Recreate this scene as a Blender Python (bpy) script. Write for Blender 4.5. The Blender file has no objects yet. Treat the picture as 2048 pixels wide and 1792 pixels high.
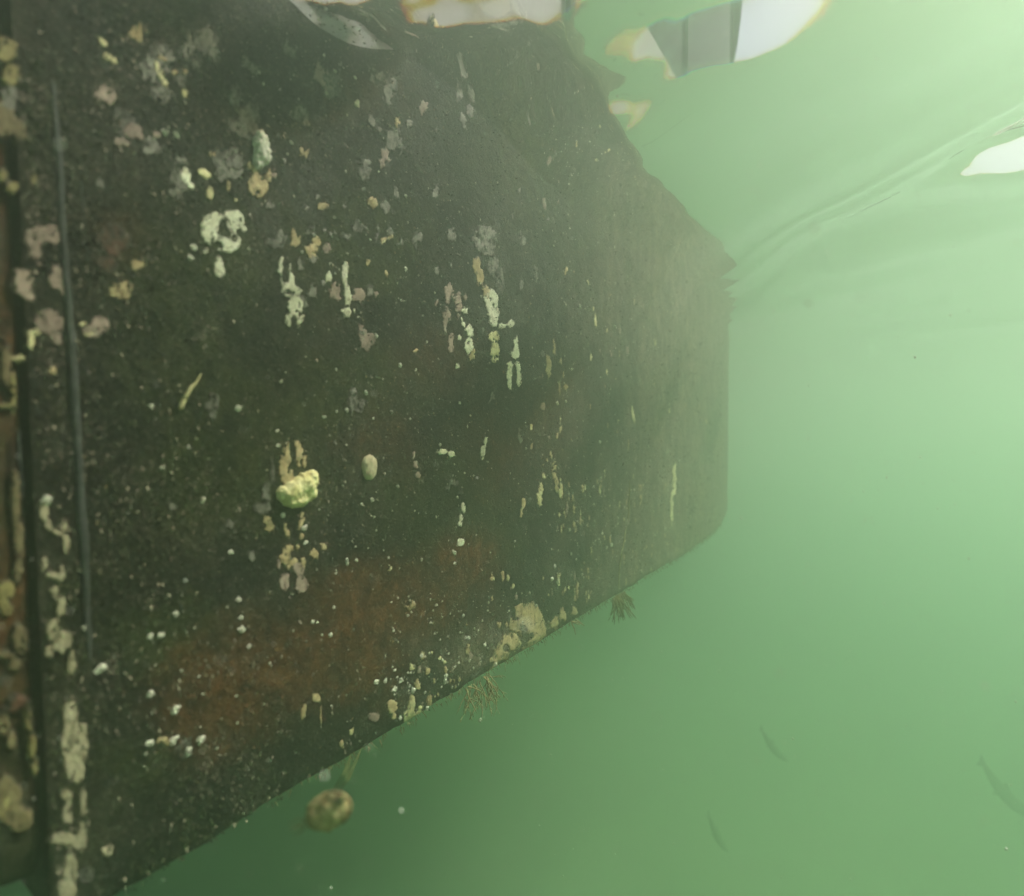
import bpy, math, random
import numpy as np
R = math.radians
random.seed(7)
S = bpy.context.scene
COL = S.collection

# ------------------------------------------------------------------ camera
FPX, PW, PH = 1100.0, 2048.0, 1792.0           # focal length in pixels of a 2048 wide frame
CAMZ, PITCH = -0.417, R(-1.35)                  # 40 cm under the surface, nearly level
cam = bpy.data.cameras.new('camera')
cam.sensor_width = 36.0
cam.lens = 36.0 * FPX / PW
cam.clip_start, cam.clip_end = 0.01, 400
cam.dof.use_dof = True
cam.dof.focus_distance = 0.75
cam.dof.aperture_fstop = 3.2
co = bpy.data.objects.new('camera', cam); COL.objects.link(co)
co.location = (0, 0, CAMZ); co.rotation_euler = (R(90) + PITCH, 0, 0)
S.camera = co
# ------------------------------------------------------------------ sky, sun, exposure
SUN_AZ, SUN_EL = 74.0, 50.0                    # azimuth clockwise from the view direction (+Y), elevation
w = bpy.data.worlds.new('World'); S.world = w; w.use_nodes = True
nt = w.node_tree
sky = nt.nodes.new('ShaderNodeTexSky'); sky.sky_type = 'NISHITA'; sky.sun_disc = False
sky.sun_elevation = R(SUN_EL); sky.sun_rotation = R(SUN_AZ)
sky.dust_density = 7.0; sky.air_density = 1.0
bg = nt.nodes['Background']; bg.inputs['Strength'].default_value = 0.085
nt.links.new(sky.outputs[0], bg.inputs['Color'])
sl = bpy.data.lights.new('sun', 'SUN'); sl.energy = 3.4; sl.angle = R(8.0); sl.color = (1, .95, .86)
so = bpy.data.objects.new('sun', sl); COL.objects.link(so)
so.rotation_euler = (R(90 - SUN_EL), 0, R(180 - SUN_AZ))
so.location = (3, 2, 6)
S.view_settings.view_transform = 'Standard'; S.view_settings.look = 'None'
S.view_settings.exposure = 0.62; S.view_settings.gamma = 1.0
S.view_settings.use_curve_mapping = False
S.render.engine = 'CYCLES'
cy = S.cycles
cy.max_bounces = 8; cy.diffuse_bounces = 2; cy.glossy_bounces = 3; cy.transmission_bounces = 4
cy.volume_bounces = 4; cy.transparent_max_bounces = 12
cy.sample_clamp_indirect = 6.0
cy.use_adaptive_sampling = False
cy.use_denoising = True

# ------------------------------------------------------------------ helpers
def hash2(ix, iy, seed):
    n = (ix.astype(np.int64) * 374761393 + iy.astype(np.int64) * 668265263 + seed * 1442695041) & 0xffffffff
    n = ((n ^ (n >> 13)) * 1274126177) & 0xffffffff
    n = n ^ (n >> 16)
    return (n & 0xffff) / 65535.0
def vnoise(x, y, seed=0):
    x = np.asarray(x, float); y = np.asarray(y, float)
    ix = np.floor(x); iy = np.floor(y); fx = x - ix; fy = y - iy
    fx = fx*fx*fx*(fx*(fx*6-15)+10); fy = fy*fy*fy*(fy*(fy*6-15)+10)
    a = hash2(ix, iy, seed); b = hash2(ix+1, iy, seed); c = hash2(ix, iy+1, seed); d = hash2(ix+1, iy+1, seed)
    return (a*(1-fx)+b*fx)*(1-fy) + (c*(1-fx)+d*fx)*fy
def fbm(x, y, seed=0, octv=4, gain=.5):
    s = 0; a = 1; t = 0
    for k in range(octv):
        s = s + a*vnoise(x*2**k, y*2**k, seed+17*k); t += a; a *= gain
    return s/t                                   # 0..1
def sstep(a, b, x):
    t = np.clip((x-a)/(b-a), 0, 1); return t*t*(3-2*t)

P0 = np.array((-.257, .38)); HD = np.array((math.sin(R(33.9)), math.cos(R(33.9)))); HN = np.array((HD[1], -HD[0]))
ZB = -0.735                                     # bottom edge of the hull
def hull_pt(s, z, h=0.0):
    s, z, h = np.broadcast_arrays(np.asarray(s, float), np.asarray(z, float), np.asarray(h, float))
    h = h - .11*np.maximum(0, s-1.25)**2          # the side curves in towards the far end
    return np.stack([P0[0]+s*HD[0]+h*HN[0], P0[1]+s*HD[1]+h*HN[1], z], -1)
cp, sp_ = math.cos(PITCH), math.sin(PITCH)
def proj(p):                                    # world -> pixel of the 2048 x 1792 frame (used only for tracing outlines onto the hull)
    p = np.asarray(p, float); x = p[..., 0]; y = p[..., 1]; z = p[..., 2]-CAMZ
    d = y*cp + z*sp_; u = -y*sp_ + z*cp
    return PW/2 + FPX*x/d, PH/2 - FPX*u/d
def ray(px, py):
    a = (np.asarray(px, float)-PW/2)/FPX; b = -(np.asarray(py, float)-PH/2)/FPX
    return np.stack([a, cp - b*sp_, sp_ + b*cp], -1)
def on_hull(px, py):                            # pixel -> (s, z) on the hull side
    r = ray(px, py)
    t = (P0@HN) / (r[..., 0]*HN[0] + r[..., 1]*HN[1])
    X = r[..., 0]*t - P0[0]; Y = r[..., 1]*t - P0[1]
    return X*HD[0]+Y*HD[1], CAMZ + r[..., 2]*t
def at(px, py, dist):                           # pixel + distance along the view axis -> world point
    r = ray(px, py); return r*dist/cp + np.array((0, 0, CAMZ))

def mesh(name, verts, faces, smooth=True):
    m = bpy.data.meshes.new(name)
    m.from_pydata([tuple(map(float, v)) for v in verts], [], [tuple(map(int, f)) for f in faces])
    if smooth: m.polygons.foreach_set('use_smooth', [True]*len(m.polygons))
    m.update(); return m
def obj(name, me, mat=None, parent=None, label=None, cat=None, group=None, kind=None):
    o = bpy.data.objects.new(name, me); COL.objects.link(o)
    if mat is not None and me is not None and not me.materials: me.materials.append(mat)
    if parent is not None: o.parent = parent
    for k, v in (('label', label), ('category', cat), ('group', group), ('kind', kind)):
        if v: o[k] = v
    return o
def grid_faces(nu, nv, keep=None):              # vertices indexed i*nv + j
    i, j = np.meshgrid(np.arange(nu-1), np.arange(nv-1), indexing='ij')
    a = i*nv+j
    f = np.stack([a, a+nv, a+nv+1, a+1], -1)
    return f[keep] if keep is not None else f.reshape(-1, 4)
def fast_mesh(name, V, F, smooth=True):
    V = np.asarray(V, np.float32).reshape(-1, 3); F = np.asarray(F, np.int32)
    m = bpy.data.meshes.new(name); k = F.shape[1]
    m.vertices.add(len(V)); m.vertices.foreach_set('co', V.ravel())
    m.loops.add(F.size); m.loops.foreach_set('vertex_index', F.ravel())
    m.polygons.add(len(F)); m.polygons.foreach_set('loop_start', np.arange(0, F.size, k, dtype=np.int32))
    m.polygons.foreach_set('use_smooth', np.full(len(F), smooth))
    m.update(calc_edges=True); m.validate(); return m
def fattr(m, name, vals):
    a = m.attributes.new(name, 'FLOAT', 'POINT'); a.data.foreach_set('value', np.asarray(vals, np.float32).ravel())

# ------------------------------------------------------------------ materials
def newmat(name):
    m = bpy.data.materials.new(name); m.use_nodes = True
    return m, m.node_tree, m.node_tree.nodes['Principled BSDF']
def N(t, typ, **kw):
    n = t.nodes.new(typ)
    for k, v in kw.items():
        if k in n.inputs: n.inputs[k].default_value = v
        else: setattr(n, k, v)
    return n
def noise(t, scale, detail=5, rough=.6, vec=None, stretch=None):
    n = N(t, 'ShaderNodeTexNoise'); n.inputs['Scale'].default_value = scale
    n.inputs['Detail'].default_value = detail; n.inputs['Roughness'].default_value = rough
    tc = N(t, 'ShaderNodeTexCoord')
    if stretch:
        mp = N(t, 'ShaderNodeMapping'); mp.inputs['Scale'].default_value = stretch
        t.links.new(tc.outputs['Object'], mp.inputs['Vector']); t.links.new(mp.outputs[0], n.inputs['Vector'])
    else: t.links.new(tc.outputs['Object'], n.inputs['Vector'])
    return n.outputs['Fac']
def ramp(t, fac, stops):
    r = N(t, 'ShaderNodeValToRGB'); e = r.color_ramp.elements
    while len(e) < len(stops): e.new(.5)
    for el, (p, c) in zip(e, stops):
        el.position = p; el.color = (c if isinstance(c, tuple) else (c, c, c)) + (1,)
    t.links.new(fac, r.inputs['Fac']); return r.outputs['Color']
def mix(t, fac, a, b, mode='MIX'):
    m = N(t, 'ShaderNodeMix', data_type='RGBA', blend_type=mode)
    for sock, v in ((0, fac), (6, a), (7, b)):
        if isinstance(v, bpy.types.NodeSocket): t.links.new(v, m.inputs[sock])
        elif sock == 0: m.inputs[0].default_value = v
        else: m.inputs[sock].default_value = tuple(v)+(1,)
    return m.outputs[2]
def bump(t, b, h, strength, dist):
    n = N(t, 'ShaderNodeBump', Strength=strength, Distance=dist)
    t.links.new(h, n.inputs['Height']); t.links.new(n.outputs[0], b.inputs['Normal'])
def math_(t, op, a, b=None):
    n = N(t, 'ShaderNodeMath', operation=op)
    for i, v in enumerate((a, b)):
        if v is None: continue
        if isinstance(v, bpy.types.NodeSocket): t.links.new(v, n.inputs[i])
        else: n.inputs[i].default_value = v
    return n.outputs[0]

def hull_material():
    m, t, b = newmat('fouled_antifouling')
    base = ramp(t, noise(t, 14, 8, .72), [(.34, (.004, .005, .003)), (.50, (.015, .015, .009)), (.66, (.046, .040, .026))])
    olive = ramp(t, noise(t, 55, 7, .75), [(.36, (.009, .014, .004)), (.64, (.055, .064, .018))])
    brown = ramp(t, noise(t, 65, 7, .75), [(.34, (.022, .009, .004)), (.62, (.17, .068, .021))])
    grey = ramp(t, noise(t, 80, 7, .75), [(.36, (.022, .022, .018)), (.66, (.10, .095, .08))])
    silt_haze = ramp(t, noise(t, 45, 8, .78, stretch=(1, 1, .45)), [(.36, (.085, .070, .046)), (.50, (.22, .18, .12)), (.64, (.40, .32, .22))])  # silty tones lightened so the far hull sinks into the haze
    def at_(n): a = N(t, 'ShaderNodeAttribute', attribute_name=n); return a.outputs['Fac']
    c = mix(t, at_('olive'), base, olive)
    c = mix(t, at_('brown'), c, brown)
    c = mix(t, at_('grey'), c, grey)
    c = mix(t, at_('silt_haze'), c, silt_haze)
    # fine mottling: grit, tiny pale crusts and dark pits
    sp = ramp(t, noise(t, 520, 3, .6), [(.60, 0.), (.68, 1.)])
    c = mix(t, math_(t, 'MULTIPLY', sp, .75), c, (.22, .20, .145))
    sp2 = ramp(t, noise(t, 190, 5, .78), [(.57, 0.), (.68, 1.)])
    c = mix(t, math_(t, 'MULTIPLY', sp2, .50), c, (.15, .13, .095))
    sp3 = ramp(t, noise(t, 36, 6, .75), [(.58, 0.), (.74, 1.)])
    c = mix(t, math_(t, 'MULTIPLY', sp3, .35), c, (.075, .062, .05))
    dk = ramp(t, noise(t, 120, 5, .75), [(.34, 1.), (.47, 0.)])
    c = mix(t, math_(t, 'MULTIPLY', dk, .75), c, (.004, .006, .004))
    t.links.new(c, b.inputs['Base Color']); b.inputs['Roughness'].default_value = .75
    b.inputs['Specular IOR Level'].default_value = .12
    h = math_(t, 'ADD', noise(t, 180, 7, .75), math_(t, 'MULTIPLY', noise(t, 30, 4, .6), 1.5))
    bump(t, b, h, .9, .005)
    return m
def crust_material(name, c1, c2, c3, scale=140, bstr=.7, worn=False):
    m, t, b = newmat(name)
    c = ramp(t, noise(t, scale, 6, .7), [(.28, c3), (.45, c1), (.72, c2)])
    rnd = N(t, 'ShaderNodeObjectInfo')
    v = ramp(t, rnd.outputs['Random'], [(0, .75), (1, 1.1)])
    c = mix(t, 1.0, c, v, 'MULTIPLY')
    sil = ramp(t, noise(t, 260, 6, .78), [(.50, 0.), (.66, 1.)])
    c = mix(t, math_(t, 'MULTIPLY', sil, .55), c, tuple(x*.35 for x in c3))
    s2 = ramp(t, noise(t, 70, 5, .75), [(.55, 0.), (.70, 1.)])
    c = mix(t, math_(t, 'MULTIPLY', s2, .35), c, (.07, .065, .04))
    if worn:                                      # thin, worn towards its rim, where the fouled paint shows through
        a = N(t, 'ShaderNodeAttribute', attribute_name='core')
        k = math_(t, 'ADD', a.outputs['Fac'], math_(t, 'MULTIPLY', math_(t, 'SUBTRACT', noise(t, 330, 6, .8), .5), 2.6))
        k = math_(t, 'ADD', k, math_(t, 'MULTIPLY', math_(t, 'SUBTRACT', noise(t, 110, 4, .7, stretch=(1, 1, .5)), .5), 1.8))
        c = mix(t, ramp(t, k, [(.02, 0.), (.40, 1.)]), (.030, .026, .017), c)
    t.links.new(c, b.inputs['Base Color']); b.inputs['Roughness'].default_value = .7
    b.inputs['Specular IOR Level'].default_value = .2
    bump(t, b, noise(t, scale*2.5, 5, .75), bstr*.6, .0012)
    return m
M = {
 'hull': hull_material(),
 'white': crust_material('white_crust', (.60, .60, .42), (.80, .80, .62), (.26, .25, .15)),
 'yellow': crust_material('yellow_crust', (.56, .50, .24), (.74, .68, .40), (.28, .22, .09)),
 'tan': crust_material('tan_crust', (.28, .20, .09), (.42, .33, .18), (.12, .085, .04)),
 'pink': crust_material('pink_crust', (.24, .16, .13), (.36, .26, .21), (.10, .06, .05)),
 'ochre': crust_material('ochre_film', (.15, .12, .045), (.26, .21, .085), (.05, .04, .015)),
 'umber': crust_material('umber_film', (.10, .075, .035), (.18, .135, .07), (.035, .028, .012)),
 'grey': crust_material('grey_crust', (.13, .125, .105), (.24, .23, .19), (.05, .05, .04)),
 'rust': crust_material('rust_crust', (.085, .035, .022), (.15, .07, .045), (.04, .02, .012)),
 'barnacle': crust_material('barnacle_shell', (.66, .64, .50), (.86, .85, .74), (.40, .37, .26), 400),
 'sponge': crust_material('sponge_flesh', (.66, .60, .27), (.86, .80, .48), (.40, .32, .11), 90),
 'shell': crust_material('shell_valve', (.58, .50, .30), (.74, .68, .46), (.34, .27, .14), 120, .4),
 'squirt': crust_material('squirt_tunic', (.34, .27, .12), (.50, .43, .22), (.22, .17, .07), 160),
 'weed': crust_material('weed_frond', (.17, .16, .04), (.28, .25, .08), (.08, .08, .02), 100),
 'hydroid': crust_material('hydroid_stem', (.34, .26, .12), (.52, .42, .22), (.18, .13, .06), 100),
 'silt_haze': crust_material('suspended_fleck', (.75, .75, .66), (.85, .85, .78), (.6, .6, .5), 50),
 'fish': crust_material('fish_skin', (.05, .055, .04), (.09, .10, .07), (.03, .03, .02), 60, .2),
}
for k_, a_ in (('white', ((.74, .72, .52), (.90, .88, .70), (.44, .41, .27))), ('yellow', ((.68, .60, .31), (.84, .77, .48), (.38, .31, .14))), ('tan', ((.44, .33, .17), (.62, .50, .29), (.20, .15, .07))),
              ('pink', ((.30, .22, .175), (.46, .35, .285), (.13, .09, .07))), ('grey', ((.20, .185, .155), (.34, .32, .265), (.08, .075, .06))), ('rust', ((.085, .035, .022), (.15, .07, .045), (.04, .02, .012))),
              ('ochre', ((.26, .21, .085), (.42, .35, .16), (.09, .07, .025))), ('umber', ((.18, .135, .07), (.30, .24, .135), (.06, .05, .02)))):
    M[k_+'_worn'] = crust_material(k_+'_worn', *a_, worn=True)
M['cream_worn'] = crust_material('cream_worn', (.38, .32, .21), (.52, .45, .32), (.18, .14, .08), worn=True)
def paint(name, c, rough=.4):
    m, t, b = newmat(name)
    cc = ramp(t, noise(t, 6, 6, .7, stretch=(1, 1, .25)), [(.3, tuple(x*.7 for x in c)), (.6, c), (.8, tuple(min(1, x*1.1) for x in c))])
    t.links.new(cc, b.inputs['Base Color']); b.inputs['Roughness'].default_value = .85; b.inputs['Specular IOR Level'].default_value = .04
    return m
M['topside'] = paint('topside_paint', (.34, .33, .33))
M['upper'] = paint('upper_paint', (.035, .038, .042))
M['rail'] = paint('rail_rubber', (.05, .05, .052))
M['ridge'] = crust_material('ridge_metal', (.035, .038, .035), (.08, .082, .075), (.010, .012, .010), 120)

# ------------------------------------------------------------------ water: one closed body, its top the waves, its inside murky
def axis(lo, hi, a, b, d, g=1.18):
    mid = list(np.arange(a, b, d)); k = d; x = a; left = []
    while x > lo: k *= g; x -= k; left.append(max(x, lo))
    k = d; x = mid[-1]; right = []
    while x < hi: k *= g; x += k; right.append(min(x, hi))
    return np.array(left[::-1] + mid + right)
def waves(X, Y):
    h = np.zeros_like(X)
    for (wl, az, amp, ph) in ((.95, 62, .0080, .6), (.52, 75, .0036, 2.1), (.40, 40, .0022, .2), (.23, 66, .0011, 1.0), (.17, 95, .0006, 3.0)):
        k = 2*math.pi/wl; a = R(az)
        wob = .55*(fbm(X*1.7, Y*1.7, 5)-.5)*2*math.pi*.35
        h += amp*np.sin(k*(X*math.sin(a)+Y*math.cos(a)) + ph + wob)
    # wind ripples, stretched along their crests
    u = X*math.sin(R(66))+Y*math.cos(R(66)); v = -X*math.cos(R(66))+Y*math.sin(R(66))
    h += .0032*(fbm(u*14, v*2.6, 9, 4, .45)-.5)*sstep(6, 1.5, np.hypot(X, Y))
    g = sstep(.35, .65, fbm(u*3+20, v*1.2+20, 13, 2))
    far = sstep(.35, .75, X)*sstep(4, 1.6, np.hypot(X, Y))
    h += far*(.0050*(fbm(u*9+7, v*1.3+7, 61, 3, .5)-.5) + .0024*(fbm(u*24+7, v*1.8+7, 63, 3, .55)-.5))
    h += sstep(.2, .4, (X-P0[0])*HN[0]+(Y-P0[1])*HN[1])*.0011*g*(fbm(u*46, v*3.0, 19, 3, .5)-.5)*sstep(4, 1.2, np.hypot(X, Y))
    # a long crease running out from the far end of the hull
    (ax, ay), (bx, by) = [(lambda r_: (r_[0]*-CAMZ/r_[2], r_[1]*-CAMZ/r_[2]))(ray(*p)) for p in ((2048, 215), (1450, 560))]
    L_ = math.hypot(bx-ax, by-ay); ex, ey = (bx-ax)/L_, (by-ay)/L_
    al = (X-ax)*ex+(Y-ay)*ey; w_ = -(X-ax)*ey+(Y-ay)*ex + .05*(fbm(al*2.2+9, al*0+4, 71, 3)-.5)
    w_ = w_*(1-.5*sstep(0, L_, al))*1.25
    env = sstep(-.9, -.3, al)*(1-sstep(L_*.8, L_*1.3, al))
    h += env*(-.0105*np.exp(-np.abs(w_)/.030) - .0060*np.exp(-np.abs(w_-.05)/.016) - .0030*np.exp(-np.abs(w_+.035)/.010) + .0030*np.exp(-((w_+.06)/.03)**2) + sstep(.22, .55, (X-P0[0])*HN[0]+(Y-P0[1])*HN[1])*.0045*(fbm(w_*26+9, al*2.2+5, 73, 3, .55)-.5)*np.exp(-(w_/.16)**2))
    # the surface drawn down along the hull
    q = (X-P0[0])*HN[0]+(Y-P0[1])*HN[1]; s = (X-P0[0])*HD[0]+(Y-P0[1])*HD[1]
    q2 = q + .045*(fbm(s*5, q*3, 41, 3)-.5) + .004*(fbm(s*22, q*10, 43, 2)-.5)
    k = 1-(np.clip(q2, .145, .30)-.145)/.155
    h -= (.0125+.0145*sstep(.40, .62, s))*np.maximum(k, 0)**1.7*sstep(-.1, .15, s)*(1-sstep(1.5, 2.6, s))
    h -= .036*np.exp(-((s-.13)/.10)**2-(q/.07)**2)*(.8+.5*fbm(s*30, q*8, 51, 3))
    # a few steeper wavelets near the boat
    for (px, py, slope, Lu, Lv, twist) in WAVELETS:
        r = ray(px, py); t = -CAMZ/r[2]; cx, cy_ = r[0]*t, r[1]*t
        n = math.hypot(cx, cy_); ux, uy = cx/n, cy_/n
        U = (X-cx)*ux+(Y-cy_)*uy; V = -(X-cx)*uy+(Y-cy_)*ux
        U2 = U + .03*(fbm(X*16, Y*16, 31, 3)-.5)
        Lf = .5*Lu; near = U2*np.exp(-(U2/Lu)**2); beyond = Lf*np.tanh(U2/Lf)*np.exp(-(U2/(7*Lf))**2)
        prof = np.where((U2 > 0) & (slope > .2), beyond, near)
        h += -(slope*prof*np.exp(-(V/Lv)**2) + twist*V*np.exp(-(U2/Lu)**2-(V/Lv)**2))
    return h
WAVELETS = [(890, -5, .13, .045, .08, 0), (1180, 45, -.085, .09, .085, .15), (1262, 140, -.12, .055, .055, 0), (1390, 235, 0, .13, .09, .15), (1482, 60, .33, .075, .072, 0), (2060, 316, .82, .065, .10, 0)]
def water():
    xs = axis(-30, 30, -.75, 1.7, .0065); ys = axis(-30, 40, .12, 2.9, .0075)
    X, Y = np.meshgrid(xs, ys, indexing='ij'); Z = waves(X, Y)
    nu, nv = X.shape
    V = np.stack([X, Y, Z], -1).reshape(-1, 3); F = [grid_faces(nu, nv)]
    zb = -3.6; edge = []
    for i in range(nu): edge.append(i*nv)
    for j in range(1, nv): edge.append((nu-1)*nv+j)
    for i in range(nu-2, -1, -1): edge.append(i*nv+nv-1)
    for j in range(nv-2, 0, -1): edge.append(j)
    edge = np.array(edge); n = len(edge); base = len(V)
    low = V[edge].copy(); low[:, 2] = zb
    V = np.vstack([V, low, [[0, 5, zb]]]); c = base+n
    k = np.arange(n); k2 = (k+1) % n
    side = np.stack([edge[k], base+k, base+k2, edge[k2]], -1)
    F = np.vstack([F[0], side])
    tri = np.stack([base+k, np.full(n, c), base+k2], -1)
    me = bpy.data.meshes.new('water')
    faces = F.tolist() + tri.tolist()
    me.from_pydata(V.tolist(), [], faces); me.polygons.foreach_set('use_smooth', [True]*len(me.polygons)); me.update()
    m = bpy.data.materials.new('murky_water'); m.use_nodes = True; t = m.node_tree
    t.nodes.remove(t.nodes['Principled BSDF']); out = t.nodes['Material Output']
    comb = N(t, 'ShaderNodeCombineColor')
    for i, ior in enumerate((1.324, 1.334, 1.344)):
        f = N(t, 'ShaderNodeFresnel', IOR=ior); t.links.new(f.outputs[0], comb.inputs[i])
    inv = N(t, 'ShaderNodeInvert'); t.links.new(comb.outputs[0], inv.inputs['Color'])
    tr = N(t, 'ShaderNodeBsdfTransparent'); gl = N(t, 'ShaderNodeBsdfGlossy', Roughness=.02)
    t.links.new(inv.outputs[0], tr.inputs['Color']); t.links.new(comb.outputs[0], gl.inputs['Color'])
    ad = N(t, 'ShaderNodeAddShader'); t.links.new(tr.outputs[0], ad.inputs[0]); t.links.new(gl.outputs[0], ad.inputs[1])
    t.links.new(ad.outputs[0], out.inputs['Surface'])
    pv = N(t, 'ShaderNodeVolumePrincipled')
    pv.inputs['Color'].default_value = (.775, .975, .815, 1)
    pv.inputs['Density'].default_value = .64
    pv.inputs['Anisotropy'].default_value = .83
    t.links.new(pv.outputs[0], out.inputs['Volume'])
    obj('water', me, m, kind='structure')
    # unseen sandy bottom, set shallow and pale to bounce light into the murk
    gx = np.linspace(-29, 29, 60); X, Y = np.meshgrid(gx, gx+5, indexing='ij')
    Z = -2.7 + .25*(fbm(X*.3+40, Y*.3+40, 3)-.5)
    mm, t, b = newmat('pale_sand')
    t.links.new(ramp(t, noise(t, 2, 6), [(.3, (.22, .26, .16)), (.7, (.32, .37, .24))]), b.inputs['Base Color']); b.inputs['Roughness'].default_value = .9
    obj('seabed', fast_mesh('seabed', np.stack([X, Y, Z], -1), grid_faces(60, 60)), mm, kind='structure')
water()

# ------------------------------------------------------------------ the hull
S1, ZW, ZT = 4.2, .035, 1.60
def s_edge(z): return -.0638 + .0106*np.clip((-.157-np.asarray(z, float))/.533, -.4, 1)   # the upright groove at the near end
hull = obj('boat_hull', None, label='dark fouled boat hull side spotted with pale crusts, rising through the surface', cat='boat hull')
def relief(s, z):
    r = .0040*(fbm(s*9+50, z*9+50, 2, 4)-.5) + .0016*(fbm(s*55+50, z*55+50, 4, 3)-.5)
    return r*sstep(s_edge(z), s_edge(z)+.02, s)
def chine(z):
    e = np.clip((np.asarray(z)-ZB)/.02, 0, 1); return -.012*(1-np.sqrt(np.clip(1-(1-e)**2, 0, 1)))
def edge_z(s): return .007*(fbm(np.asarray(s)*26+90, np.asarray(s)*0+3, 8, 4)-.5)
def hull_side():
    ss = np.concatenate([np.arange(0, 1.0, .0045), np.arange(1.0, 3.0, .012), np.linspace(3.0, S1, 40)])
    zz = np.concatenate([np.linspace(ZB, ZB+.02, 6)[:-1], np.arange(ZB+.02, ZW, .0055), [ZW]])
    Sg, Zg = np.meshgrid(ss, zz, indexing='ij')
    Sg = Sg + s_edge(Zg)
    top = ZW-.085*np.exp(-((Sg-.15)/.13)**2)                     # the paint line dips near the near end
    Zg = np.where(Zg > -.2, -.2+(Zg+.2)*(top+.2)/(ZW+.2), Zg)
    H = relief(Sg, Zg)
    e = np.clip((Zg-ZB)/.02, 0, 1)
    H = H - .012*(1-np.sqrt(np.clip(1-(1-e)**2, 0, 1)))         # rounded chine
    Zg = Zg + (1-np.clip((Zg-ZB)/.05, 0, 1))*edge_z(Sg)
    V = hull_pt(Sg, Zg, H); nu, nv = Sg.shape
    F = grid_faces(nu, nv)
    me = fast_mesh('side_plate', V, F)
    px, py = proj(V)
    def ell(cx, cy, rx, ry, soft=.5, sc=9, seed=11):
        d = np.hypot((px-cx)/rx, (py-cy)/ry) + .9*(fbm(Sg*sc*3+30, Zg*sc*3+30, seed)-.5)
        return 1-sstep(1-soft, 1+soft*.4, d)
    brown = np.zeros_like(px)
    for a in ((440, 1400, 150, 130), (600, 1330, 200, 110), (780, 1210, 200, 100), (930, 1130, 90, 70), (700, 1290, 130, 110)):
        brown = np.maximum(brown, ell(*a, soft=.75))
    for a in ((1010, 900, 90, 110), (1100, 830, 70, 150), (880, 720, 110, 80), (1420, 1040, 80, 60), (760, 880, 110, 80), (720, 190, 110, 60), (230, 480, 80, 70)):
        brown = np.maximum(brown, .38*ell(*a, soft=.8))
    brown *= .55+.6*fbm(Sg*40+30, Zg*40+30, 21, 3)
    olive = np.zeros_like(px)
    for a in ((380, 560, 170, 160), (480, 900, 200, 200), (330, 720, 150, 140), (880, 1020, 170, 120), (960, 1080, 110, 60), (350, 1280, 120, 90), (700, 780, 180, 110), (280, 1530, 120, 50), (700, 480, 170, 110)):
        olive = np.maximum(olive, ell(*a, soft=.6, seed=14))
    moss = sstep(-.20, -.05, Zg+.05*(fbm(Sg*18+30, Zg*18+30, 33, 4)-.5))*sstep(.25, .5, Sg)
    olive *= .45+.6*fbm(Sg*30+30, Zg*30+30, 23, 3)
    olive = np.maximum(olive, moss)
    grey = np.zeros_like(px)
    for a in ((600, 300, 200, 150), (760, 260, 160, 140), (560, 400, 120, 90), (1000, 480, 90, 90), (1250, 700, 140, 260), (1380, 900, 120, 200), (1000, 1280, 110, 90), (860, 1400, 90, 60), (1160, 1120, 120, 90), (1100, 640, 120, 140)):
        grey = np.maximum(grey, ell(*a, soft=.6, sc=14, seed=18))
    grey *= sstep(.42, .68, fbm(Sg*70+30, Zg*55+30, 25, 4))*.8
    silt_haze = sstep(.40, 1.3, Sg + .35*(fbm(Sg*9+30, Zg*5+30, 27, 4)-.5))*(.50+.7*fbm(Sg*24+30, Zg*10+30, 29, 4))  # silty film plus painted haze, growing paler towards the far end
    silt_haze = np.maximum(silt_haze, ell(1000, 1300, 170, 60, soft=.6, sc=14, seed=19)*.5)
    fattr(me, 'brown', np.clip(brown, 0, 1)); fattr(me, 'olive', np.clip(olive, 0, 1)); fattr(me, 'grey', np.clip(grey, 0, 1)); fattr(me, 'silt_haze', np.clip(silt_haze, 0, 1))
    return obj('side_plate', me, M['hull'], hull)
hull_side()
def box_hull(name, s0, s1, z0, z1, h0, h1, mat, **kw):
    n = max(2, int((s1-s0)/.15)); V, F = [], []
    for s in np.linspace(s0, s1, n):
        hb = h0 if h0 > -.5 else min(h0 + .11*max(0, s-1.25)**2, -.1)      # keeps the far side of a bulky piece straight
        V += [hull_pt(s, z, h) for z, h in ((z0, hb), (z0, h1), (z1, h1), (z1, hb))]
    for i in range(n-1):
        for k in range(4): F.append((i*4+k, (i+1)*4+k, (i+1)*4+(k+1) % 4, i*4+(k+1) % 4))
    F += [(0, 1, 2, 3), tuple((n-1)*4+k for k in (3, 2, 1, 0))]
    return obj(name, mesh(name, V, F, False), mat, hull, **kw)
box_hull('hull_bottom', -.05, S1, ZB+.006, ZW, -2.6, -.018, M['hull'])
box_hull('topside', -.6, S1, -.06, .46, -2.62, -.005, M['topside'], label='pale grey painted topside just above the waterline')
box_hull('upper_topside', -.6, S1, .462, ZT, -2.62, -.006, M['upper'], label='dark grey upper topside')
box_hull('rubbing_rail', -.62, S1+.01, ZT-.14, ZT-.06, -.002, .045, M['rail'])
for s in (.62, 1.25, 2.2, 3.6): box_hull('topside_seam', s, s+.016, ZW+.004, ZT-.145, -.003, .006, M['rail'])

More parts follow.
